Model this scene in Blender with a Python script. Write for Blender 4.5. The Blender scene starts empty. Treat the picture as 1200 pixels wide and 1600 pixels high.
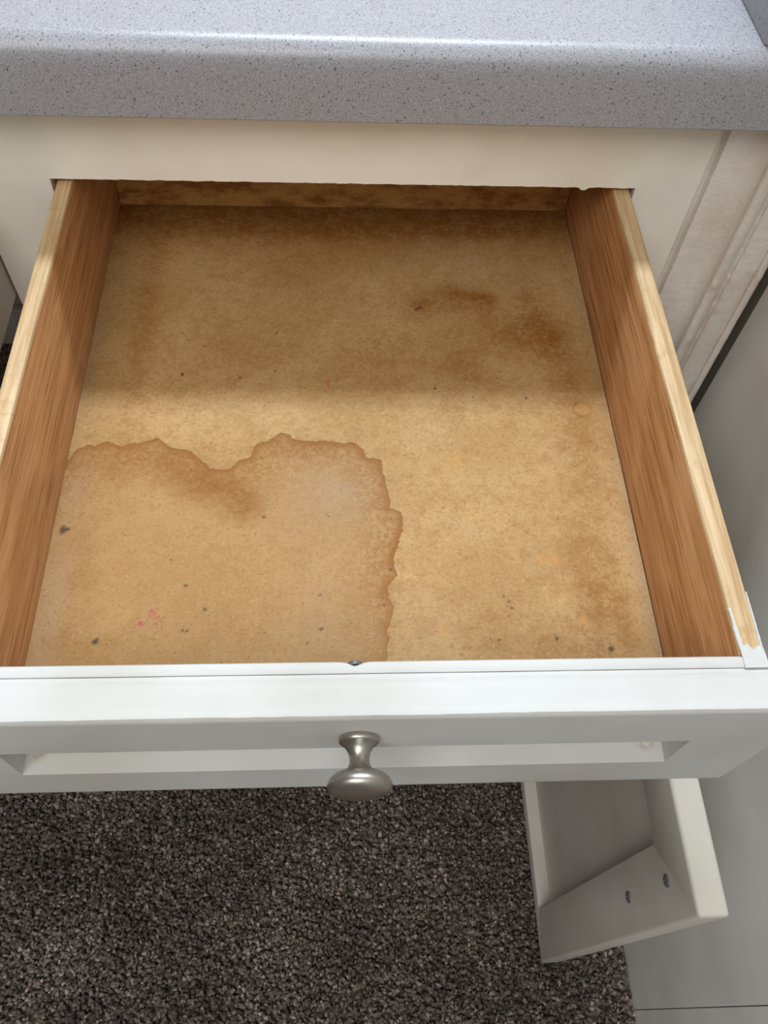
import bpy, bmesh, math, random
import numpy as np
from mathutils import Vector, Matrix, noise

S = bpy.context.scene
COL = S.collection
random.seed(4)
rng = np.random.default_rng(4)

# ------------------------------------------------------------------ camera
cam = bpy.data.cameras.new('camera')
cam_ob = bpy.data.objects.new('camera', cam)
COL.objects.link(cam_ob)
cr = Vector((0.99857022, -0.03170067, 0.04304157))
cu = Vector((0.00444797, 0.85166451, 0.52406849))
cf = Vector((0.0532703, 0.52312774, -0.85058782))
M = Matrix((cr, cu, -cf)).transposed().to_4x4()
M.translation = Vector((-0.006124, -0.497281, 0.374320))
cam_ob.matrix_world = M
cam.sensor_width = 36.0
cam.sensor_fit = 'AUTO'
cam.lens = 1286.97 / 1600 * 36
cam.clip_start = 0.01
S.camera = cam_ob

# ------------------------------------------------------------------ light
S.view_settings.view_transform = 'Standard'
S.view_settings.look = 'None'
S.view_settings.gamma = 1
S.view_settings.use_curve_mapping = False
S.view_settings.exposure = 0.15

world = bpy.data.worlds.new('room_ambient')
S.world = world
world.use_nodes = True
bg = world.node_tree.nodes['Background']
bg.inputs['Color'].default_value = (1.0, 0.98, 0.96, 1)
bg.inputs['Strength'].default_value = 0.15


def area(name, loc, aim, sx, sy, power, col):
    li = bpy.data.lights.new(name, 'AREA')
    li.shape = 'RECTANGLE'
    li.size, li.size_y = sx, sy
    li.energy = power
    li.color = col
    o = bpy.data.objects.new(name, li)
    COL.objects.link(o)
    o.location = loc
    d = Vector(aim) - Vector(loc)
    o.rotation_euler = d.to_track_quat('-Z', 'Y').to_euler()
    return o


# the vanity light over the mirror, above and beyond the worktop
area('vanity_light', (0.02, 0.46, 1.15), (0.0, -0.15, 0.0), 0.62, 0.12, 14.8, (0.77, 0.89, 1.0))
# added soft fill for overhead room light, unseen, behind and above the viewer
area('ceiling_fill', (-0.45, -1.35, 1.62), (-0.35, -1.1, 0.0), 1.3, 1.1, 23.5, (1.0, 0.98, 0.95))

# ------------------------------------------------------------------ helpers


def mesh_obj(name, bm, mat, parent=None, smooth=None):
    me = bpy.data.meshes.new(name)
    bm.normal_update()
    bm.to_mesh(me)
    bm.free()
    return link(name, me, mat, parent, smooth)


def link(name, me, mat, parent=None, smooth=None):
    o = bpy.data.objects.new(name, me)
    COL.objects.link(o)
    for m in (mat if isinstance(mat, (list, tuple)) else [mat]):
        me.materials.append(m)
    if parent:
        o.parent = parent
    if smooth is not None:
        for p in me.polygons:
            p.use_smooth = True
        try:
            me.set_sharp_from_angle(angle=math.radians(smooth))
        except Exception:
            pass
    return o


def tag(o, label=None, cat=None, group=None, kind=None):
    for k, v in (('label', label), ('category', cat), ('group', group), ('kind', kind)):
        if v:
            o[k] = v
    return o


def empty(name, loc):
    o = bpy.data.objects.new(name, None)
    COL.objects.link(o)
    o.location = loc
    o.empty_display_size = 0.05
    return o


def box(bm, x0, x1, y0, y1, z0, z1, bev=0.0, seg=2):
    g = bmesh.ops.create_cube(bm, size=1)
    vs = g['verts']
    for v in vs:
        v.co.x = x0 + (v.co.x + .5) * (x1 - x0)
        v.co.y = y0 + (v.co.y + .5) * (y1 - y0)
        v.co.z = z0 + (v.co.z + .5) * (z1 - z0)
    if bev:
        es = list({e for v in vs for e in v.link_edges})
        bmesh.ops.bevel(bm, geom=es, offset=bev, segments=seg, profile=.5, affect='EDGES')
    return bm


def BM():
    return bmesh.new()


def lathe(prof, seg=40, axis='Y'):
    """prof: (t along axis, radius)"""
    bm = BM()
    rings = []
    for t, r in prof:
        ring = []
        for i in range(seg):
            a = 2 * math.pi * i / seg
            ring.append(bm.verts.new((r * math.cos(a), t, r * math.sin(a))))
        rings.append(ring)
    for a, b in zip(rings, rings[1:]):
        for i in range(seg):
            j = (i + 1) % seg
            bm.faces.new((a[i], a[j], b[j], b[i]))
    bm.faces.new(rings[0])
    bm.faces.new(rings[-1])
    bmesh.ops.recalc_face_normals(bm, faces=bm.faces)
    return bm


def sweep(stations, closed=True, caps=True):
    """stations: list of equal-length lists of (x,y,z); skins them into one solid"""
    bm = BM()
    rows = [[bm.verts.new(p) for p in st] for st in stations]
    n = len(rows[0])
    for a, b in zip(rows, rows[1:]):
        for i in range(n if closed else n - 1):
            j = (i + 1) % n
            try:
                bm.faces.new((a[i], a[j], b[j], b[i]))
            except ValueError:
                pass
    if caps:
        bm.faces.new(rows[0])
        bm.faces.new(rows[-1])
    bmesh.ops.remove_doubles(bm, verts=bm.verts, dist=1e-6)
    bmesh.ops.recalc_face_normals(bm, faces=bm.faces)
    return bm


def nz(x, y=0., z=0.):
    return noise.noise(Vector((x, y, z)))


# ------------------------------------------------------------------ materials
def srgb(r, g, b):
    def f(c):
        c /= 255
        return c / 12.92 if c <= .04045 else ((c + .055) / 1.055) ** 2.4
    return (f(r), f(g), f(b), 1)


class NT:
    def __init__(self, name):
        self.m = bpy.data.materials.new(name)
        self.m.use_nodes = True
        self.t = self.m.node_tree
        self.b = self.t.nodes['Principled BSDF']
        self.tc = self.t.nodes.new('ShaderNodeTexCoord')

    def n(self, typ, **kw):
        nd = self.t.nodes.new(typ)
        for k, v in kw.items():
            setattr(nd, k, v)
        return nd

    def l(self, a, b):
        self.t.links.new(a, b)

    def put(self, sock, v):
        if hasattr(v, 'is_linked') or hasattr(v, 'links'):
            self.l(v, sock)
        else:
            sock.default_value = v

    def coords(self, scale=(1, 1, 1), rot=(0, 0, 0)):
        mp = self.n('ShaderNodeMapping')
        mp.inputs['Scale'].default_value = scale
        mp.inputs['Rotation'].default_value = rot
        self.l(self.tc.outputs['Object'], mp.inputs['Vector'])
        return mp.outputs['Vector']

    def noise(self, scale, detail=2, rough=.5, vec=None, dist=0.0):
        nd = self.n('ShaderNodeTexNoise')
        nd.inputs['Scale'].default_value = scale
        nd.inputs['Detail'].default_value = detail
        nd.inputs['Roughness'].default_value = rough
        nd.inputs['Distortion'].default_value = dist
        self.l(vec if vec is not None else self.tc.outputs['Object'], nd.inputs['Vector'])
        return nd.outputs['Fac']

    def ramp(self, fac, a, b, lo=0., hi=1., smooth=True):
        nd = self.n('ShaderNodeMapRange')
        nd.interpolation_type = 'SMOOTHSTEP' if smooth else 'LINEAR'
        self.put(nd.inputs['Value'], fac)
        nd.inputs['From Min'].default_value = a
        nd.inputs['From Max'].default_value = b
        nd.inputs['To Min'].default_value = lo
        nd.inputs['To Max'].default_value = hi
        return nd.outputs['Result']

    def math(self, op, a, b=0.0):
        nd = self.n('ShaderNodeMath', operation=op)
        self.put(nd.inputs[0], a)
        self.put(nd.inputs[1], b)
        return nd.outputs[0]

    def mix(self, fac, a, b, mode='MIX'):
        nd = self.n('ShaderNodeMix', data_type='RGBA', blend_type=mode)
        self.put(nd.inputs['Factor'], fac)
        self.put(nd.inputs['A'] if False else nd.inputs[6], a)
        self.put(nd.inputs[7], b)
        return nd.outputs[2]

    def attr(self, name):
        nd = self.n('ShaderNodeAttribute', attribute_name=name)
        return nd.outputs['Fac']

    def attrc(self, name):
        return self.n('ShaderNodeAttribute', attribute_name=name).outputs['Color']

    def bump(self, h, strength, dist):
        nd = self.n('ShaderNodeBump')
        nd.inputs['Strength'].default_value = strength
        nd.inputs['Distance'].default_value = dist
        self.l(h, nd.inputs['Height'])
        self.l(nd.outputs['Normal'], self.b.inputs['Normal'])

    def out(self, col, rough=.5, metal=0., spec=.5):
        self.put(self.b.inputs['Base Color'], col)
        self.put(self.b.inputs['Roughness'], rough)
        self.b.inputs['Metallic'].default_value = metal
        self.b.inputs['Specular IOR Level'].default_value = spec
        return self.m


def m_paint(name, col, rough=.4, along=(6, 120, 120), bump=.35, dirt=.05, wear=None, spec=.4, grime=()):
    t = NT(name)
    v = t.coords(along)
    g = t.noise(6, 4, .6, v)
    blot = t.noise(9, 3, .5)
    dark = (col[0] * .86, col[1] * .84, col[2] * .8, 1)
    c = t.mix(t.ramp(blot, .35, .75, 0, 1), col, dark)
    c = t.mix(t.ramp(g, .62, .8, 0, dirt * 5), c, dark)
    for gx_, gy_, gz_, gr_ in grime:       # old grime in the corners of the recessed panel
        vd = t.n('ShaderNodeVectorMath', operation='DISTANCE')
        t.l(t.tc.outputs['Object'], vd.inputs[0])
        vd.inputs[1].default_value = (gx_, gy_, gz_)
        mk = t.math('MULTIPLY', t.ramp(vd.outputs['Value'], gr_, gr_ * .2, 0, .6), t.ramp(t.noise(240, 3, .6), .4, .6))
        c = t.mix(mk, c, srgb(150, 116, 78))
    if wear:
        sp = t.noise(160, 2, .5)
        c = t.mix(t.ramp(sp, .73, .76, 0, .6), c, wear)
    t.bump(g, bump, .0006)
    return t.out(c, rough, spec=spec)


WHITE = srgb(208, 209, 207)
M_white = m_paint('white_gloss_paint', WHITE, .5, (4, 60, 60), .28, .02, spec=.08, grime=((-.172, -.367, -.0868, .007), (.166, -.367, -.0868, .008)))
M_frame = m_paint('cream_white_paint', srgb(246, 242, 231), .45, (5, 40, 40), .2)
M_door = m_paint('white_paint_door', srgb(214, 211, 201), .45, (40, 40, 4), .2)
M_grey = m_paint('grey_white_paint', srgb(196, 193, 184), .5, (30, 3, 30), .12)
M_wallp = m_paint('pale_grey_panel', srgb(236, 235, 230), .42, (20, 20, 2), .1, .02)
M_plaster = m_paint('pinkish_plaster', srgb(205, 186, 170), .8, (8, 8, 8), .2)
M_dark = NT('dark_gap').out(srgb(140, 136, 122), .9)


def m_trim():
    t = NT('old_trim_paint')
    big = t.noise(30, 4, .6, t.coords((1, 1, .35)))
    fine = t.noise(220, 4, .65)
    c = t.mix(t.ramp(big, .35, .7), srgb(240, 234, 225), srgb(226, 214, 203))
    c = t.mix(t.ramp(fine, .66, .74, 0, .5), c, srgb(240, 237, 232))
    t.bump(fine, .7, .001)
    return t.out(c, .27)


M_trim = m_trim()


def m_laminate():
    t = NT('speckled_grey_laminate')
    f1 = t.noise(1150, 2, .6)
    f2 = t.noise(720, 1, .5, t.coords((1, 1, 1), (.4, .9, .2)))
    f3 = t.noise(820, 1, .5, t.coords((1, 1, 1), (1.4, .3, .7)))
    f4 = t.noise(26, 3, .5)
    c = t.mix(t.ramp(f1, .38, .62), srgb(143, 143, 148), srgb(169, 169, 176))
    c = t.mix(t.ramp(f2, .655, .70, 0, .85), c, srgb(72, 71, 74))
    c = t.mix(t.ramp(f3, .665, .72, 0, .5), c, srgb(196, 196, 204))
    c = t.mix(t.ramp(f4, .4, .7, 0, .10), c, srgb(150, 142, 136))
    t.bump(f1, .12, .0003)
    return t.out(c, .34, spec=.45)


M_lam = m_laminate()


def m_side():
    t = NT('drawer_side_wood')
    g1 = t.noise(1, 5, .65, t.coords((120, 5, 160)), .9)
    g2 = t.noise(1, 3, .6, t.coords((420, 16, 520)))
    bl = t.noise(1, 4, .6, t.coords((14, 9, 22)), .8)
    c = t.mix(t.ramp(g1, .3, .7), srgb(200, 147, 98), srgb(168, 114, 68))
    c = t.mix(t.ramp(g2, .48, .68, 0, .75), c, srgb(132, 84, 44))
    c = t.mix(t.ramp(bl, .48, .72, 0, .6), c, srgb(206, 156, 108))
    c = t.mix(t.ramp(bl, .25, .42, .5, 0), c, srgb(136, 86, 46))
    t.bump(g2, .25, .0004)
    return t.out(c, .48)


M_side = m_side()


def m_edge():
    t = NT('raw_wood_edge')
    g1 = t.noise(1, 5, .6, t.coords((260, 12, 260)), .3)
    bl = t.noise(70, 4, .6)
    c = t.mix(t.ramp(g1, .3, .7), srgb(212, 184, 142), srgb(176, 140, 96))
    c = t.mix(t.ramp(bl, .55, .72, 0, .6), c, srgb(178, 140, 92))
    t.bump(g1, .3, .0005)
    return t.out(c, .5)


M_edge = m_edge()


def m_bottom():
    t = NT('stained_hardboard')
    fib = t.noise(1, 4, .7, t.coords((700, 1100, 900)), .6)
    fib2 = t.noise(420, 3, .65)
    mid = t.noise(95, 4, .65)
    big = t.noise(13, 4, .55)
    c = t.mix(t.ramp(big, .35, .68), srgb(187, 152, 104), srgb(173, 136, 86))
    c = t.mix(t.ramp(mid, .42, .72, 0, .45), c, srgb(156, 112, 60))
    c = t.mix(t.ramp(fib2, .5, .7, 0, .45), c, srgb(142, 102, 58))
    c = t.mix(t.ramp(fib2, .28, .42, .5, 0), c, srgb(206, 172, 120))
    # water stain: edge wobble added to the distance field
    d = t.math('ADD', t.attr('tide'), t.math('MULTIPLY', t.math('SUBTRACT', t.noise(170, 3, .6), .5), .005))
    rv = t.noise(22, 3, .5)
    inside = t.ramp(d, -.0006, .0006, 1, 0)
    c = t.mix(t.math('MULTIPLY', inside, .5), c, srgb(162, 124, 78))
    band = t.math('MULTIPLY', t.math('MULTIPLY', inside, t.attr('fade')), t.ramp(d, -.0075, -.0004, 0, 1))
    c = t.mix(t.math('MULTIPLY', band, t.ramp(rv, .25, .6, .7, 1.0)), c, srgb(140, 90, 38))
    line = t.math('MULTIPLY', t.math('MULTIPLY', inside, t.attr('fade')), t.ramp(d, -.0016, -.0003, 0, .6))
    c = t.mix(line, c, srgb(122, 78, 32))
    wide = t.math('MULTIPLY', t.math('MULTIPLY', inside, t.attr('fade')), t.ramp(d, -.045, -.002, 0, .8))
    wide = t.math('MULTIPLY', wide, t.ramp(t.noise(330, 3, .7), .4, .6, .1, 1))
    c = t.mix(wide, c, srgb(146, 98, 46))
    # grey scuffs, brown blotches, with the drawer's rear shade painted into the brown
    gm = t.math('MULTIPLY', t.attr('grey'), t.ramp(mid, .3, .7, .75, .35))
    c = t.mix(gm, c, srgb(166, 142, 116))
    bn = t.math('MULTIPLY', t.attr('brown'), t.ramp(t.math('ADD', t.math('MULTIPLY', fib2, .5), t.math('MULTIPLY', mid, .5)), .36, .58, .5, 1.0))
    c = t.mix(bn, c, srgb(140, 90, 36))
    c = t.mix(t.attr('orange'), c, srgb(200, 146, 78))
    c = t.mix(t.math('MULTIPLY', t.attr('pink'), t.ramp(fib2, .45, .58, 0, .9)), c, srgb(176, 76, 84))
    # fibres and dirt
    c = t.mix(t.ramp(fib, .58, .68, 0, .8), c, srgb(98, 66, 34))
    c = t.mix(t.ramp(fib, .27, .36, .7, 0), c, srgb(222, 194, 148))
    c = t.mix(t.attr('speck'), c, srgb(76, 56, 44))
    t.bump(fib2, .15, .0004)
    return t.out(c, .6, spec=.2)


M_bottom = m_bottom()


def m_backboard():
    t = NT('stained_back_board')
    bl = t.noise(40, 5, .65, t.coords((1, 1, 2)))
    f = t.noise(350, 3, .6)
    c = t.mix(t.ramp(bl, .4, .66), srgb(196, 150, 84), srgb(146, 94, 42))
    c = t.mix(t.ramp(f, .55, .7, 0, .5), c, srgb(120, 80, 40))
    return t.out(c, .5)


M_back = m_backboard()


def m_nickel():
    t = NT('brushed_nickel')
    g = t.noise(1, 3, .6, t.coords((700, 700, 60)))
    t.bump(g, .06, .0002)
    return t.out(t.mix(g, srgb(168, 163, 155), srgb(190, 185, 176)), .36, 1.0)


M_nickel = m_nickel()
M_screw = NT('dark_zinc_screw').out(srgb(120, 120, 122), .4, .5)


def m_carpet():
    t = NT('carpet_pile')
    a = t.attrc('tuft')
    return t.out(a, .95, spec=.1)


M_carpet = m_carpet()


def m_floor():
    t = NT('carpet_backing')
    f = t.noise(190, 3, .7)
    c = t.mix(t.ramp(f, .35, .65), srgb(80, 70, 64), srgb(170, 156, 146))
    t.bump(f, 1, .004)
    return t.out(c, .95, spec=.1)


M_floor = m_floor()

# ------------------------------------------------------------------ measurements (metres; x right, y away, z up, drawer rim at z = 0)
FLOOR = -0.757
WALLX = 0.339
ZC0, ZC1 = 0.0674, 0.1145      # worktop
YN = -0.028                    # nose of the worktop
YBACK = 0.57
FX0, FX1 = -0.26, 0.2495       # face frame
OX0, OX1 = -0.2041, 0.2049     # drawer opening
ZR = 0.004                     # underside of top rail
WI = 0.19
WOL, WOR = -0.2012, 0.2028
ZB = -0.0895
DB, DF = 0.094, -0.3508        # inside of drawer, back and front
YFO, YFF = -0.3572, -0.3791
XFL, XFR = -0.2265, 0.2238
ZP1, ZP2, ZFB = -0.0479, -0.0874, -0.1316
XPL, XPR = -0.1783, 0.1759

# ------------------------------------------------------------------ the setting
bm = box(BM(), -2.2, WALLX + .1, -2.2, YBACK + .1, FLOOR - .02, FLOOR)
tag(mesh_obj('floor', bm, M_floor), kind='structure')
bm = box(BM(), -2.2, WALLX + .1, YBACK, YBACK + .1, FLOOR - .02, 1.7)
tag(mesh_obj('wall_back', bm, M_plaster), kind='structure')
bm = box(BM(), -2.2, FX0 - .02, YBACK - .014, YBACK, FLOOR, FLOOR + .085, .003)
tag(mesh_obj('baseboard_back', bm, M_trim), kind='structure')

wall = mesh_obj('wall_right', box(BM(), WALLX + .0045, WALLX + .1, -2.2, YBACK, FLOOR - .02, 1.7), M_dark)
tag(wall, kind='structure')
for y0, y1 in ((-.4981, -.0035), (-1.3, -.4989), (-2.2, -1.3008)):
    p = mesh_obj('panel', box(BM(), WALLX, WALLX + .0046, y0, y1, FLOOR + .002, 1.7, .0006, 1), M_wallp, wall)
mesh_obj('panel', box(BM(), WALLX, WALLX + .0046, -.003, YBACK, ZC1 + .001, 1.7), M_wallp, wall)


def trim_profile():
    q = [(.2497, .0004), (.2500, .0045), (.2550, .0045), (.2556, .0002), (.2566, -.0014), (.264, -.0020), (.271, -.0022)]
    for i in range(1, 9):                      # shallow cove rising to the bead
        a = i / 8
        q.append((.272 + .0200 * a, -.0022 - .0080 * a * a * a))
    for i in range(0, 9):                      # bead
        a = math.pi * (1 - i / 8)
        q.append((.2985 + .0052 * math.cos(a), -.0125 - .0050 * math.sin(a)))
    q += [(.3045, -.0095), (.3066, -.0095), (.3082, -.0135), (.310, -.0148), (.316, -.0145), (.3225, -.0135),
          (.3255, -.0130), (.3268, -.0165), (.3285, -.0175), (.3310, -.0175), (.3326, -.0165), (.3330, -.0140)]
    # the measurements were taken along the sight line on the wall plane: pull proud points back to their real x
    return [(x + .66 * min(y, 0), y) for x, y in q]


prof = trim_profile()
blist = [(a - .009, b) for a, b in [(.3115, -.068), (.318, -.064), (.324, -.058), (.329, -.062), (.3045, -.105), (.309, -.098), (.300, -.13), (.318, -.04), (.296, -.07), (.312, -.155), (.322, -.19)]]
zs = np.concatenate([np.linspace(-.30, ZC0, 190), ])
zs = [FLOOR] + list(np.linspace(-.6, -.32, 12)) + list(zs)
st = []
for z in zs:
    row = []
    for x, y in prof:
        if z > -.32:
            y2 = y - .0003 * nz(x * 140, z * 90) - .0005 * max(0, nz(x * 420 + 9, z * 300))
            for bx, bz in blist:
                d = math.hypot((x - bx) / .003, (z - bz) / .0045)
                if d < 1:
                    y2 -= .0011 * (1 - d ** 3) * (1 + .5 * nz(x * 900, z * 900))
        else:
            y2 = y
        row.append((x, y2, z))
    row += [(prof[-1][0], .018, z), (.2497, .018, z)]
    st.append(row)
tag(mesh_obj('trim_1', sweep(st), M_trim, smooth=50), kind='structure')

# ------------------------------------------------------------------ carpet pile
def carpet():
    n = 60000
    x0, x1, y0, y1 = -.52, WALLX - .004, -.66, .06
    px = rng.uniform(x0, x1, n)
    py = rng.uniform(y0, y1, n)
    hid = (py > -.035) & (px > FX0 - .01)
    px[hid] = rng.uniform(x0, FX0 - .01, hid.sum())
    hh = rng.uniform(.008, .014, n)
    ang = rng.uniform(0, 2 * math.pi, n)
    lean = rng.uniform(.002, .009, n)
    la = rng.uniform(0, 2 * math.pi, n)
    r0 = rng.uniform(.0013, .0025, n)
    V = np.zeros((n, 7, 3))
    for k in range(3):
        a = ang + k * 2 * math.pi / 3
        V[:, k, 0] = px + r0 * np.cos(a)
        V[:, k, 1] = py + r0 * np.sin(a)
        V[:, k, 2] = FLOOR
        b = a + .8
        V[:, 3 + k, 0] = px + .55 * lean * np.cos(la) + 1.5 * r0 * np.cos(b)
        V[:, 3 + k, 1] = py + .55 * lean * np.sin(la) + 1.5 * r0 * np.sin(b)
        V[:, 3 + k, 2] = FLOOR + hh * .86
    V[:, 6, 0] = px + lean * np.cos(la)
    V[:, 6, 1] = py + lean * np.sin(la)
    V[:, 6, 2] = FLOOR + hh
    V[:, :, 0] = np.minimum(V[:, :, 0], WALLX - .001)
    base = np.arange(n)[:, None, None] * 7
    F = []
    for k in range(3):
        j = (k + 1) % 3
        F += [(k, j, 3 + j), (k, 3 + j, 3 + k), (3 + k, 3 + j, 6)]
    F = (base + np.array(F)[None]).reshape(-1, 3)
    me = bpy.data.meshes.new('carpet_pile')
    me.vertices.add(n * 7)
    me.vertices.foreach_set('co', V.reshape(-1))
    me.loops.add(F.size)
    me.loops.foreach_set('vertex_index', F.reshape(-1).astype(np.int32))
    me.polygons.add(len(F))
    me.polygons.foreach_set('loop_start', np.arange(0, F.size, 3, dtype=np.int32))
    me.polygons.foreach_set('loop_total', np.full(len(F), 3, dtype=np.int32))
    me.update(calc_edges=True)
    pal = np.array([srgb(104, 93, 88), srgb(122, 111, 105), srgb(142, 130, 123), srgb(80, 70, 65), srgb(104, 99, 87), srgb(166, 154, 147)])
    patch = np.array([noise.noise((a * 9, b * 9, 1.7)) + .5 * noise.noise((a * 24, b * 24, 5.1)) for a, b in zip(px, py)])
    shade = 1.08 * np.clip(1 + .45 * patch, .65, 1.35)[:, None] * np.stack([np.ones(n), 1 + .02 * np.sin(patch * 9), 1 - .03 * np.sin(patch * 7 + 1), np.ones(n)], 1)
    idx = rng.choice(6, n, p=[.27, .24, .14, .17, .12, .06])
    c = np.repeat((pal[idx] * shade)[:, None, :], 7, 1).reshape(-1)
    at = me.color_attributes.new('tuft', 'FLOAT_COLOR', 'POINT')
    at.data.foreach_set('color', c)
    o = link('carpet_pile', me, M_carpet)
    tag(o, 'speckled brown-grey cut pile carpet on the floor under the open drawer', 'carpet', kind='stuff')


carpet()

# ------------------------------------------------------------------ worktop
def counter_section(x):
    R = .0145
    p = [(YBACK, ZC1)]
    for i in range(9):
        a = math.pi / 2 * i / 8
        p.append((YN + R - R * math.sin(a), ZC1 - R + R * math.cos(a)))
    p += [(YN, (ZC0 + ZC1) / 2), (YN, ZC0 + .0015), (YN + .0015, ZC0), (YN + .02, ZC0), (YBACK, ZC0)]
    return [(x, a, b) for a, b in p]


xs = [-1.3, -.6, -.3, -.1, .1, .25, WALLX - .001]
top = mesh_obj('countertop', sweep([counter_section(x) for x in xs]), M_lam, smooth=30)
tag(top, 'speckled grey laminate countertop with rolled front edge above the open drawer', 'countertop')
bm = box(BM(), .2445, WALLX - .001, -.017, YBACK - .001, ZC1 - .0005, ZC1 + .10, .003)
mesh_obj('side_splash', bm, M_lam, top, smooth=40)

# ------------------------------------------------------------------ vanity cabinet
cab = tag(empty('vanity_cabinet', (0, .25, FLOOR)), 'white painted vanity cabinet with one drawer pulled out and its door open', 'cabinet')


def P(o):
    """parent keeping world coordinates (empty is unrotated)"""
    return o


def to_cab(o):
    o.parent = cab
    o.matrix_parent_inverse = Matrix.Translation(-cab.location)
    return o


# face frame: one painted frame with the drawer opening and door opening
def frame_mesh():
    bm = BM()
    yF, yB = 0.0, .02
    X = [FX0, OX0, OX1, FX1]
    Z = [FLOOR + .02, -.70, -.20, -.148, ZR, ZC0]
    holes = {(1, 1), (1, 3)}
    # subdivide the rail finely so its lower edge can carry paint chips
    xs = sorted(set(X + list(np.linspace(OX0, OX1, 160))))
    vf, vb = {}, {}

    def v(d, x, z, y):
        k = (round(x, 5), round(z, 5))
        if k not in d:
            zz, yy = z, y
            if abs(z - ZR) < 1e-6 and OX0 + 1e-4 < x < OX1 - 1e-4:
                zz += .0005 * nz(x * 120) + .0004 * nz(x * 400)
                if abs(x - .167) < .0022:
                    zz -= .0022
            d[k] = bm.verts.new((x, yy, zz))
        return d[k]
    cells = []
    for i in range(len(xs) - 1):
        xm = (xs[i] + xs[i + 1]) / 2
        ci = 0 if xm < OX0 else (1 if xm < OX1 else 2)
        for j in range(len(Z) - 1):
            if (ci, j) in holes:
                continue
            cells.append((xs[i], xs[i + 1], Z[j], Z[j + 1]))
    edges = {}
    for a, b, c, d in cells:
        q = [(a, c), (b, c), (b, d), (a, d)]
        bm.faces.new([v(vf, x, z, yF) for x, z in q])
        bm.faces.new([v(vb, x, z, yB) for x, z in reversed(q)])
        for s, e in zip(q, q[1:] + q[:1]):
            s2 = (round(s[0], 5), round(s[1], 5))
            e2 = (round(e[0], 5), round(e[1], 5))
            if (e2, s2) in edges:
                del edges[(e2, s2)]
            else:
                edges[(s2, e2)] = 1
    for s, e in edges:
        bm.faces.new((vf[s], vb[s], vb[e], vf[e]))
    bmesh.ops.recalc_face_normals(bm, faces=bm.faces)
    return bm


ff = to_cab(mesh_obj('face_frame', frame_mesh(), M_frame))
ff['label'] = 'cream-white painted face frame around the drawer opening'
for xa, xb in ((FX0, FX0 + .016), (FX1 - .016, FX1)):
    to_cab(mesh_obj('side_panel', box(BM(), xa, xb, .0202, YBACK - .002, FLOOR + .02, ZC0 - .0005), M_frame))
to_cab(mesh_obj('back_panel', box(BM(), FX0 + .0165, FX1 - .0165, YBACK - .01, YBACK - .003, FLOOR + .05, ZC0 - .001), M_side))
to_cab(mesh_obj('floor_panel', box(BM(), FX0 + .0165, FX1 - .0165, .0202, YBACK - .011, FLOOR + .05, FLOOR + .066), M_side))
for xa, xb in ((OX0 - .03, OX0 - .002), (OX1 + .002, OX1 + .026)):
    to_cab(mesh_obj('drawer_runner', box(BM(), xa, xb, .0202, YBACK - .011, ZB - .04, ZB - .016), M_side))
to_cab(mesh_obj('toe_kick', box(BM(), FX0, FX1, .05, .066, FLOOR, FLOOR + .02), M_frame))

# ------------------------------------------------------------------ drawer: front (the part) carrying its sub-parts
def front_mesh():
    xs = list(np.linspace(XFL, XFR, 300))
    xs += [XPL, XPL, XPR, XPR]
    xs = sorted(xs)
    rec = .0125
    stat = []
    cl = cr_ = 0
    for x in xs:
        inside = XPL < x < XPR
        if x == XPL:
            cl += 1
            inside = cl == 2
        if x == XPR:
            cr_ += 1
            inside = cr_ == 1
        d = rec if inside else 0.0
        w1 = .0005 * nz(x * 22, 3) + .0002 * nz(x * 90, 5)
        w2 = .0004 * nz(x * 26, 8) + .0003 * nz(x * 110, 2)
        w3 = .0004 * nz(x * 40, 12) + .0003 * max(0, nz(x * 170, 21))
        wy = .0004 * nz(x * 18, 31) + .0002 * nz(x * 120, 31)
        ch = .0011 * max(0, nz(x * 60, 41) - .25)
        p = [(YFO, ZFB + .004), (YFO, -.004), (YFO - .0001, -.0007 + w1 * .4),
             (YFO - .0012, -.0003 + w1 * .4), (YFO - .0024, .0001 + w2 * .5), (YFO - .0034, -.0002 + w2 * .4), (YFO - .006, w1 * .3),
             (YFO - .0095, .0001 + .3 * w2), (YFO - .013, -.0001 + .3 * w3), (YFO - .0158, .0002 * nz(x * 33, 17)),
             (YFF + .0042 + wy, .0001 + .3 * w3), (YFF + .0028 + wy, .0005 + w3), (YFF + .0014 + wy, .0003 + w3),
             (YFF + .0004 + wy * .5, -.0009 + .5 * w3), (YFF, -.0028), (YFF, -.0036),
             (YFF, -.012), (YFF, ZP1 + .0012), (YFF, ZP1 + (.0005 if d else .0006)), (YFF + (.0005 if d else 0), ZP1),
             (YFF + d, ZP1 - (0 if d else .0002)), (YFF + d, ZP2 + (.0012 if d else .0002)),
             (YFF + (.0005 if d else 0), ZP2), (YFF, ZP2 - .0005), (YFF, ZP2 - .0012), (YFF, -.11), (YFF, ZFB + .0045), (YFF, ZFB + .003 + ch), (YFF + .001, ZFB + .001 + ch * .7), (YFF + .003, ZFB), (YFO - .002, ZFB)]
        stat.append([(x, y, z) for y, z in p])
    return sweep(stat)


drawer = to_cab(mesh_obj('drawer', front_mesh(), M_white, smooth=35))
drawer['label'] = 'pulled-out drawer with white gloss recessed-panel front and round nickel knob'


def to_drw(o, label=None):
    o.parent = drawer
    o.matrix_parent_inverse = drawer.matrix_parent_inverse.inverted() if False else Matrix.Identity(4)
    if label:
        o['label'] = label
    return o


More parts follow.
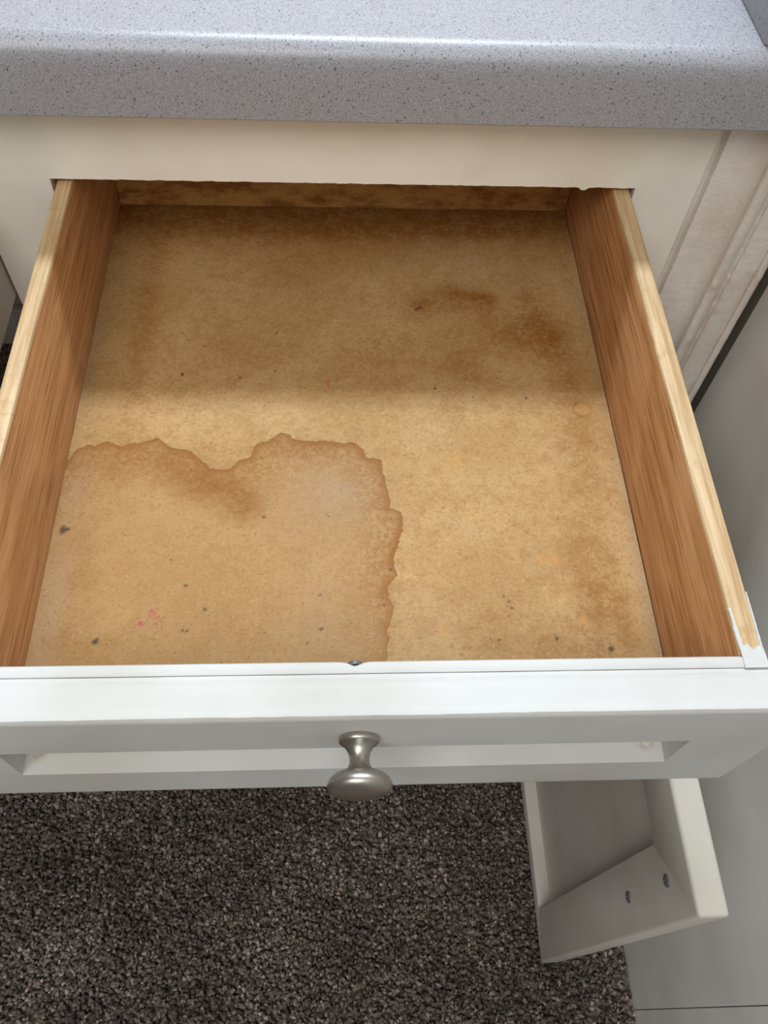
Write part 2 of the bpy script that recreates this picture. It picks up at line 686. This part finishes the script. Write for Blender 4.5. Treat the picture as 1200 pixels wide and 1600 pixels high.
# box front board behind the painted front (notch at the old screw)
st = []
for x in sorted(list(np.linspace(-WI - .011, WI + .0128, 240)) + [.0005]):
    w = .0003 * nz(x * 50, 77)
    n_ = math.exp(-((x - .0008) / .0035) ** 2) * .0016
    n2 = math.exp(-((x - .0008) / .0045) ** 2) * .0012
    st.append([(x, YFO + .0002, -.098), (x, YFO + .0002, -.0002 + w * .5), (x, YFO + .0010, .0002 + w), (x, -.3535, .0003 + w - n2),
               (x, DF - .0009 - n_, .0001 + w - n2), (x, DF - n_ + .3 * w, -.0012 - n2), (x, DF - n_ * .6, -.006), (x, DF, -.012), (x, DF, -.098)])
fb = to_drw(mesh_obj('front_board', sweep(st), M_white, smooth=40))

# sides: veneered faces and a raw top edge
def side_mesh(xa, xb, y0, y1):
    bm = BM()
    ys = list(np.linspace(y0, y1, 60))
    inner = xa if abs(xa) < abs(xb) else xb
    stat = []
    for y in ys:
        a = .0003 * nz(y * 60, xa * 50)
        z1 = .0002 * nz(y * 90, 4)
        lo, hi = xa, xb
        stat.append([(lo, y, -.104), (lo, y, -.0016), (lo + .0008, y, -.0003 + z1), (lo + .0018 + a, y, z1), (hi - .0018 + a, y, z1),
                     (hi - .0008, y, -.0003 + z1), (hi, y, -.0016), (hi, y, -.104)])
    b = sweep(stat)
    b.normal_update()
    for f in b.faces:
        f.material_index = 1 if f.normal.z > .45 else 0
    return b


for xa, xb in ((WOL, -WI), (WI, WOR)):
    to_drw(mesh_obj('side_panel', side_mesh(xa, xb, DF + .0001, DB + .012), [M_side, M_edge], smooth=40),
           'brown grained wooden drawer side with pale raw top edge')
to_drw(mesh_obj('back_panel', box(BM(), -WI + .0003, WI - .0003, DB, DB + .010, -.104, -.012, .0006), M_back), 'stained brown drawer back')

TIDE= [(-0.1901, -0.1714), (-0.185, -0.1608), (-0.1791, -0.1575), (-0.1725, -0.1581), (-0.1666, -0.1543), (-0.1608, -0.1559), (-0.1552, -0.1586), (-0.15, -0.1554), (-0.144, -0.1554), (-0.1377, -0.1532), (-0.1314, -0.1515), (-0.127, -0.1554), (-0.1214, -0.1597), (-0.1138, -0.1614), (-0.1072, -0.163), (-0.1024, -0.1683), (-0.0977, -0.1726), (-0.0939, -0.1774), (-0.0888, -0.1774), (-0.081, -0.1774), (-0.0771, -0.1721), (-0.0721, -0.1689), (-0.0665, -0.1673), (-0.0659, -0.1614), (-0.0631, -0.1559), (-0.0575, -0.1543), (-0.0519, -0.1504), (-0.0467, -0.1465), (-0.0413, -0.1487), (-0.0363, -0.1526), (-0.0296, -0.1537), (-0.0221, -0.1543), (-0.0154, -0.1532), (-0.0087, -0.1554), (0.0002, -0.1554), (0.0051, -0.1554), (0.009, -0.1609), (0.012, -0.1674), (0.0164, -0.1685), (0.0216, -0.1706), (0.0231, -0.1787), (0.0246, -0.1876), (0.026, -0.1959), (0.0275, -0.203), (0.0273, -0.2091), (0.0315, -0.2106), (0.0352, -0.2136), (0.0353, -0.2195), (0.0332, -0.2292), (0.0312, -0.2387), (0.0284, -0.2467), (0.0278, -0.2527), (0.03, -0.2587), (0.0261, -0.2632), (0.0236, -0.2676), (0.0237, -0.2751), (0.0263, -0.2808), (0.0252, -0.2881), (0.0226, -0.2966), (0.0231, -0.3049), (0.0195, -0.3191), (0.0176, -0.379), (-0.2259, -0.374), (-0.2295, -0.2994), (-0.2092, -0.191)]
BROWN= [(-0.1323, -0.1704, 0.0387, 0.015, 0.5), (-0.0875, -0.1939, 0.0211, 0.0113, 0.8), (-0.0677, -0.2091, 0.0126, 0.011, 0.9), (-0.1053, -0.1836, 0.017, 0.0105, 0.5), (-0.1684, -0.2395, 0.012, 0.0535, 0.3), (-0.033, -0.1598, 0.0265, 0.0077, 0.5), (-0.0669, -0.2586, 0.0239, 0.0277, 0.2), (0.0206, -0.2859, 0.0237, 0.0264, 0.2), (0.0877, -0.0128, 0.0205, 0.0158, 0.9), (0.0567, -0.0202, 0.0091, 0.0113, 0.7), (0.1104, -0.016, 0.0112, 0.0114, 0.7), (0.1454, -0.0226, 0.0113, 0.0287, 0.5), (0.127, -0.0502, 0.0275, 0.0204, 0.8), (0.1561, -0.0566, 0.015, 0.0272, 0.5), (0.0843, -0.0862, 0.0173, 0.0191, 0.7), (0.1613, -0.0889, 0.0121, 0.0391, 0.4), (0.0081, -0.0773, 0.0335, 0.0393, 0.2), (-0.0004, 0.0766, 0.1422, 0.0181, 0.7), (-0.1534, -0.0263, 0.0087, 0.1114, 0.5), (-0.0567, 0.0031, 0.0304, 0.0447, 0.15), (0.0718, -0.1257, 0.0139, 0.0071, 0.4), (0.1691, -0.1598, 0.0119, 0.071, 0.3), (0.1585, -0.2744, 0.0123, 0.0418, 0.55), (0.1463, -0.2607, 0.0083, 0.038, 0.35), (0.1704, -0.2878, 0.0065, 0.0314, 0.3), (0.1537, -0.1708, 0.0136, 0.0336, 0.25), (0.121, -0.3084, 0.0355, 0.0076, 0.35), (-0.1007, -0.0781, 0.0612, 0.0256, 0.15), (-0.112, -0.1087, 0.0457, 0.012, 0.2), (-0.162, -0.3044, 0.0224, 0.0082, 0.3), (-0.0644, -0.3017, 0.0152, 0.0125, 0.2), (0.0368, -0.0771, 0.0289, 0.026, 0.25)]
GREY= [(-0.0109, -0.1993, 0.0256, 0.026, 0.7), (-0.1801, -0.1911, 0.0058, 0.0207, 0.5), (-0.1889, -0.0787, 0.0064, 0.0452, 0.8), (-0.1831, -0.2575, 0.0086, 0.0274, 0.6), (-0.182, -0.296, 0.0082, 0.021, 0.6), (0.0601, -0.2864, 0.0239, 0.0175, 0.2), (-0.0108, -0.2941, 0.0233, 0.026, 0.35), (0.103, -0.2603, 0.0247, 0.0186, 0.15), (0.1897, 0.0141, 0.0074, 0.0879, 0.6), (0.0525, 0.0499, 0.0321, 0.0238, 0.25), (0.1154, 0.0356, 0.0321, 0.0314, 0.3), (0.1888, -0.2129, 0.0043, 0.0876, 0.8), (0.1875, -0.2836, 0.0041, 0.0412, 0.7), (0.1937, -0.1254, 0.0038, 0.0368, 0.7)]
SPECK= [(-0.1203, -0.0937, 0.00144), (-0.0785, -0.0965, 0.00108), (0.0638, -0.1061, 0.00108), (0.0565, -0.0244, 0.00144), (0.0539, -0.0265, 0.00108), (-0.1519, -0.3017, 0.0018), (-0.1506, -0.3005, 0.00108), (0.1582, -0.3105, 0.0018), (0.0989, -0.2782, 0.0009), (0.0961, -0.2746, 0.0009), (0.1004, -0.2826, 0.0009), (-0.1836, -0.2244, 0.00252), (-0.1813, -0.224, 0.0018), (-0.102, -0.265, 0.00108), (-0.0188, -0.2725, 0.0009), (-0.0532, -0.052, 0.0009), (-0.0532, -0.0902, 0.0009), (-0.0889, -0.2812, 0.00108), (-0.1011, -0.295, 0.0009), (-0.0984, -0.2954, 0.0009), (-0.0178, -0.2952, 0.00108), (-0.0262, -0.3042, 0.00072), (0.1257, -0.3034, 0.00108), (0.0256, -0.255, 0.0009), (-0.1125, -0.2469, 0.00072), (0.0208, -0.2795, 0.00072), (-0.0561, -0.2155, 0.00108), (-0.1064, -0.0654, 0.00072), (0.0914, -0.1138, 0.00072), (0.13, -0.1148, 0.00108), (0.0095, 0.0187, 0.00072), (-0.1075, 0.0095, 0.00072), (0.0902, -0.3038, 0.0009)]
PINK= [(-0.0133, -0.1022, 0.00324), (-0.1171, -0.2877, 0.00252), (-0.1257, -0.2892, 0.00288), (-0.1203, -0.2834, 0.00216)]
ORANGE= [(0.073, -0.1707, 0.00648), (0.1314, -0.249, 0.00432), (0.1232, -0.2475, 0.00324), (0.17, -0.1254, 0.00504), (0.0824, -0.2148, 0.0036), (0.0554, -0.297, 0.00324), (0.1442, -0.2918, 0.00288)]


def bottom_mesh():
    sx, sy = .001, .001
    X = np.arange(-WI + .0002, WI - .0001, sx)
    Y = np.arange(DF + .0002, DB - .0001, sy)
    gx, gy = np.meshgrid(X, Y)
    nx, ny = len(X), len(Y)
    # signed distance to the water-stain outline
    P_ = np.array(TIDE)
    Q_ = np.roll(P_, -1, 0)
    best = np.full(gx.shape, 1e9)
    ins = np.zeros(gx.shape, bool)
    for (ax, ay), (bx, by) in zip(P_, Q_):
        dx, dy = bx - ax, by - ay
        t = np.clip(((gx - ax) * dx + (gy - ay) * dy) / (dx * dx + dy * dy + 1e-12), 0, 1)
        best = np.minimum(best, np.hypot(gx - ax - t * dx, gy - ay - t * dy))
        c = ((ay > gy) != (by > gy)) & (gx < (bx - ax) * (gy - ay) / (by - ay + 1e-12) + ax)
        ins ^= c
    sd = np.where(ins, -best, best)

    def gauss(L, cap):
        a = np.zeros(gx.shape)
        for x, y, rx, ry, s in L:
            d = ((gx - x) / rx) ** 2 + ((gy - y) / ry) ** 2
            a = a + s * np.exp(-d * .9)
        return np.minimum(a, cap)

    def dots(L, soft):
        a = np.zeros(gx.shape)
        for x, y, r in L:
            e = rng.uniform(.7, 1.4)
            d = np.hypot((gx - x) / e, (gy - y) * e)
            a = np.maximum(a, np.clip((r * 1.15 - d) / (soft * r) + .3, 0, 1))
        return a
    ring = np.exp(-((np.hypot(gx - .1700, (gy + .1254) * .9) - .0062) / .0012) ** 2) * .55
    back = ring + np.clip((gy - (DB - .075)) / .06, 0, 1) * 1.0  # ring stain, plus rear shade painted darker over a real brown stain
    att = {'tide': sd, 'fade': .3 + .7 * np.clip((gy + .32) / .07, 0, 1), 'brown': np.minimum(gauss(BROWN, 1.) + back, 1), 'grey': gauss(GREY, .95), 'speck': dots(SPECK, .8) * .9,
           'pink': dots(PINK, 1.), 'orange': dots(ORANGE, 1.4) * .5}
    V = np.stack([gx, gy, np.full(gx.shape, ZB)], -1).reshape(-1, 3)
    i = np.arange(nx - 1)[None, :] + np.arange(ny - 1)[:, None] * nx
    F = np.stack([i, i + 1, i + 1 + nx, i + nx], -1).reshape(-1, 4)
    # underside: a plain quad with edge walls
    base = len(V)
    x0, x1, y0, y1 = X[0], X[-1], Y[0], Y[-1]
    V = np.vstack([V, [(x0, y0, ZB - .004), (x1, y0, ZB - .004), (x1, y1, ZB - .004), (x0, y1, ZB - .004)]])
    me = bpy.data.meshes.new('bottom_panel')
    quads = np.vstack([F, [[base + 3, base + 2, base + 1, base]]]).astype(np.int32)
    me.vertices.add(len(V))
    me.vertices.foreach_set('co', V.reshape(-1))
    me.loops.add(quads.size)
    me.loops.foreach_set('vertex_index', quads.reshape(-1))
    me.polygons.add(len(quads))
    me.polygons.foreach_set('loop_start', np.arange(0, quads.size, 4, dtype=np.int32))
    me.polygons.foreach_set('loop_total', np.full(len(quads), 4, dtype=np.int32))
    me.update(calc_edges=True)
    for k, a in att.items():
        at = me.attributes.new(k, 'FLOAT', 'POINT')
        at.data.foreach_set('value', np.concatenate([a.reshape(-1), np.zeros(4)]).astype(np.float32))
    return me


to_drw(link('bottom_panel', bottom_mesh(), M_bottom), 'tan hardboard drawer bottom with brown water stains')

# knob: mushroom head on a waisted neck with a round foot
kp = [(0, .0096), (-.0008, .0100), (-.0028, .0100), (-.0034, .0095), (-.0040, .0086), (-.0050, .0074), (-.0062, .0064), (-.0082, .0054), (-.0105, .0049),
      (-.0128, .0049), (-.0145, .0054), (-.0154, .0062), (-.0160, .0068), (-.0164, .0070), (-.0168, .0080), (-.0174, .0100), (-.0184, .0122), (-.0200, .0142), (-.0218, .0154),
      (-.0236, .0158), (-.0252, .0154), (-.0268, .0140), (-.0281, .0115), (-.0290, .0080), (-.0295, .0042), (-.0297, .0008)]
k = to_drw(mesh_obj('knob', lathe(kp, 64), M_nickel, smooth=42), 'brushed nickel mushroom knob')
k.location = (.0027, YFF, -.0285)

# old screw peeping out behind the rim
sp = [(0, .0030), (.0006, .0034), (.0014, .0033), (.002, .0026), (.0023, .0012), (.0024, .0003)]
s_ = to_drw(mesh_obj('screw', lathe(sp, 20), M_screw, smooth=50), 'small dark screw head at the drawer rim')
s_.location = (.0008, DF - .0010, -.0042)

# paint slopped over the right-hand corner
def slop():
    bm = BM()

    def strip(pts, w, zoff, n=26):
        prev = None
        L = []
        for i in range(n):
            t = i / (n - 1)
            y = pts[0][1] + (pts[1][1] - pts[0][1]) * t
            x = pts[0][0] + (pts[1][0] - pts[0][0]) * t
            ww = w * (.65 + .5 * t + .5 * nz(y * 420, x * 90))
            L.append([(x - ww, y, zoff - .0002), (x - ww * .6, y, zoff + .0005), (x + ww * .6, y, zoff + .0005), (x + ww, y, zoff - .0002)])
        b = sweep(L)
        me = bpy.data.meshes.new('t')
        b.to_mesh(me)
        b.free()
        bm.from_mesh(me)
        bpy.data.meshes.remove(me)
    strip([(.1912, -.3255), (.1925, -.352)], .0012, 0.0)
    strip([(.2022, -.3165), (.2022, -.352)], .0007, 0.0)
    # the broad smear against the front
    rows = []
    for i in range(14):
        x = .1908 + (.2028 - .1908) * i / 13
        ye = -.3455 + .0022 * nz(x * 330, 7) + .001 * nz(x * 900, 3) - (.0012 if 5 < i < 9 else 0) - max(0, (x - .198)) * .35
        rows.append([(x, -.3575, .0002), (x, -.3575, .0009), (x, (ye - .3575) / 2, .0010 + .0003 * nz(x * 500)), (x, ye - .0006, .0007), (x, ye, .0001)])
    b = sweep(rows)
    me = bpy.data.meshes.new('t')
    b.to_mesh(me)
    b.free()
    bm.from_mesh(me)
    bpy.data.meshes.remove(me)
    return bm


to_drw(mesh_obj('paint_smear', slop(), M_white, smooth=60), 'white paint smeared over the wooden corner')

# ------------------------------------------------------------------ cabinet door, swung open towards the viewer
DX0, DX1 = .2280, .2498
DZ1, DZ0 = -.2166, -.7231
DY0, DY1 = -.4481, -.0195


def door_mesh():
    bm = box(BM(), DX0, DX1, DY0, DY1, DZ0, DZ1)
    bm.faces.ensure_lookup_table()
    # recess on the face towards -x : cut by rebuilding that face as a ring and a set-back panel
    f = [f for f in bm.faces if f.normal.x < -.5 or abs(f.calc_center_median().x - DX0) < 1e-6][0]
    vs = {(round(v.co.y, 5), round(v.co.z, 5)): v for v in f.verts}
    bm.faces.remove(f)
    o = [vs[(round(DY0, 5), round(DZ0, 5))], vs[(round(DY1, 5), round(DZ0, 5))], vs[(round(DY1, 5), round(DZ1, 5))], vs[(round(DY0, 5), round(DZ1, 5))]]
    ya, yb, za, zb = -.392, -.075, -.7000, -.2735
    r = .004
    cs = []
    for cy, cz, a0 in ((ya + r, za + r, math.pi), (yb - r, za + r, 1.5 * math.pi), (yb - r, zb - r, 0), (ya + r, zb - r, .5 * math.pi)):
        cs.append([(cy + r * math.cos(a0 + i * math.pi / 8), cz + r * math.sin(a0 + i * math.pi / 8)) for i in range(5)])
    rim = [[bm.verts.new((DX0, y, z)) for y, z in c] for c in cs]
    dep = [[bm.verts.new((DX0 + .015, y, z)) for y, z in c] for c in cs]
    for i in range(4):
        j = (i + 1) % 4
        bm.faces.new((o[i], o[j], rim[j][0], rim[i][-1]))
        bm.faces.new([o[i]] + list(reversed(rim[i])))
    ra = [v for c in rim for v in c]
    da = [v for c in dep for v in c]
    for i in range(len(ra)):
        j = (i + 1) % len(ra)
        bm.faces.new((ra[i], ra[j], da[j], da[i]))
    bm.faces.new(da)
    bmesh.ops.recalc_face_normals(bm, faces=bm.faces)
    es = [e for e in bm.edges if all(v in set(o) or abs(v.co.x - DX1) < 1e-6 for v in e.verts)]
    bmesh.ops.bevel(bm, geom=es, offset=.0032, segments=4, profile=.5, affect='EDGES')
    es = [e for e in bm.edges if len(e.link_faces) == 2 and all(abs(v.co.x - DX0) < 1e-5 for v in e.verts)
          and any(all(abs(v.co.x - DX0) < 1e-5 for v in f.verts) for f in e.link_faces) and any(max(v.co.x for v in f.verts) > DX0 + .01 for f in e.link_faces)]
    bmesh.ops.bevel(bm, geom=es, offset=.0012, segments=2, profile=.5, affect='EDGES')
    return bm


door = to_cab(mesh_obj('door', door_mesh(), M_door, smooth=35))
door['label'] = 'open white cabinet door seen from its inner side with recessed panel'
scp = [(0, .0042), (.0004, .0046), (.0010, .0046), (.0016, .0040), (.0022, .0028), (.0023, .0012), (.0015, .0008), (.0015, .0002)]
for zz in (-.2612, -.3539):
    s_ = mesh_obj('screw', lathe(scp, 24), M_screw, smooth=40)
    s_.rotation_euler = (0, 0, math.pi / 2)
    s_.location = (DX0 + .0004, -.4196, zz)
    s_.parent = door
    s_['label'] = 'dark metal handle screw on the inner door face'
    sl = mesh_obj('slot', box(BM(), -.0032, .0032, .0019, .0026, -.0005, .0005), M_dark)
    sl.parent = None
    bpy.data.objects.remove(sl)
for zz in (-.30, -.64):
    h = mesh_obj('hinge', box(BM(), DX0 + .004, DX1 - .002, -.0198, .0004, zz - .02, zz + .02, .001), M_nickel)
    h.parent = door

# ------------------------------------------------------------------ grey drawer of the desk unit at the far left
desk = tag(empty('desk_unit', (-.6, .2, FLOOR)), 'grey painted desk unit at the far left edge beside the cream frame', 'desk')


def to_desk(o):
    o.parent = desk
    o.matrix_parent_inverse = Matrix.Translation(-desk.location)
    return o


to_desk(mesh_obj('top_rail', box(BM(), -1.0, FX0 - .001, .0, .02, ZR, ZC0 - .0005, .001), M_frame))
dd = to_desk(mesh_obj('drawer', box(BM(), -.92, FX0 - .0012, -.24, -.22, -.108, .0, .002), M_grey))
dd['label'] = 'grey painted drawer beside the frame'
for o in (mesh_obj('side_panel', box(BM(), -.275, FX0 - .0016, -.2199, .3, -.104, -.002, .001), M_grey),
          mesh_obj('side_panel', box(BM(), -.90, -.885, -.2199, .3, -.104, -.002, .001), M_grey),
          mesh_obj('bottom_panel', box(BM(), -.8848, -.2752, -.2199, .3, -.100, -.096), M_grey)):
    o.parent = dd
to_desk(mesh_obj('leg_panel', box(BM(), -1.0, -.98, .0205, YBACK - .02, FLOOR, ZC0 - .0005), M_frame))
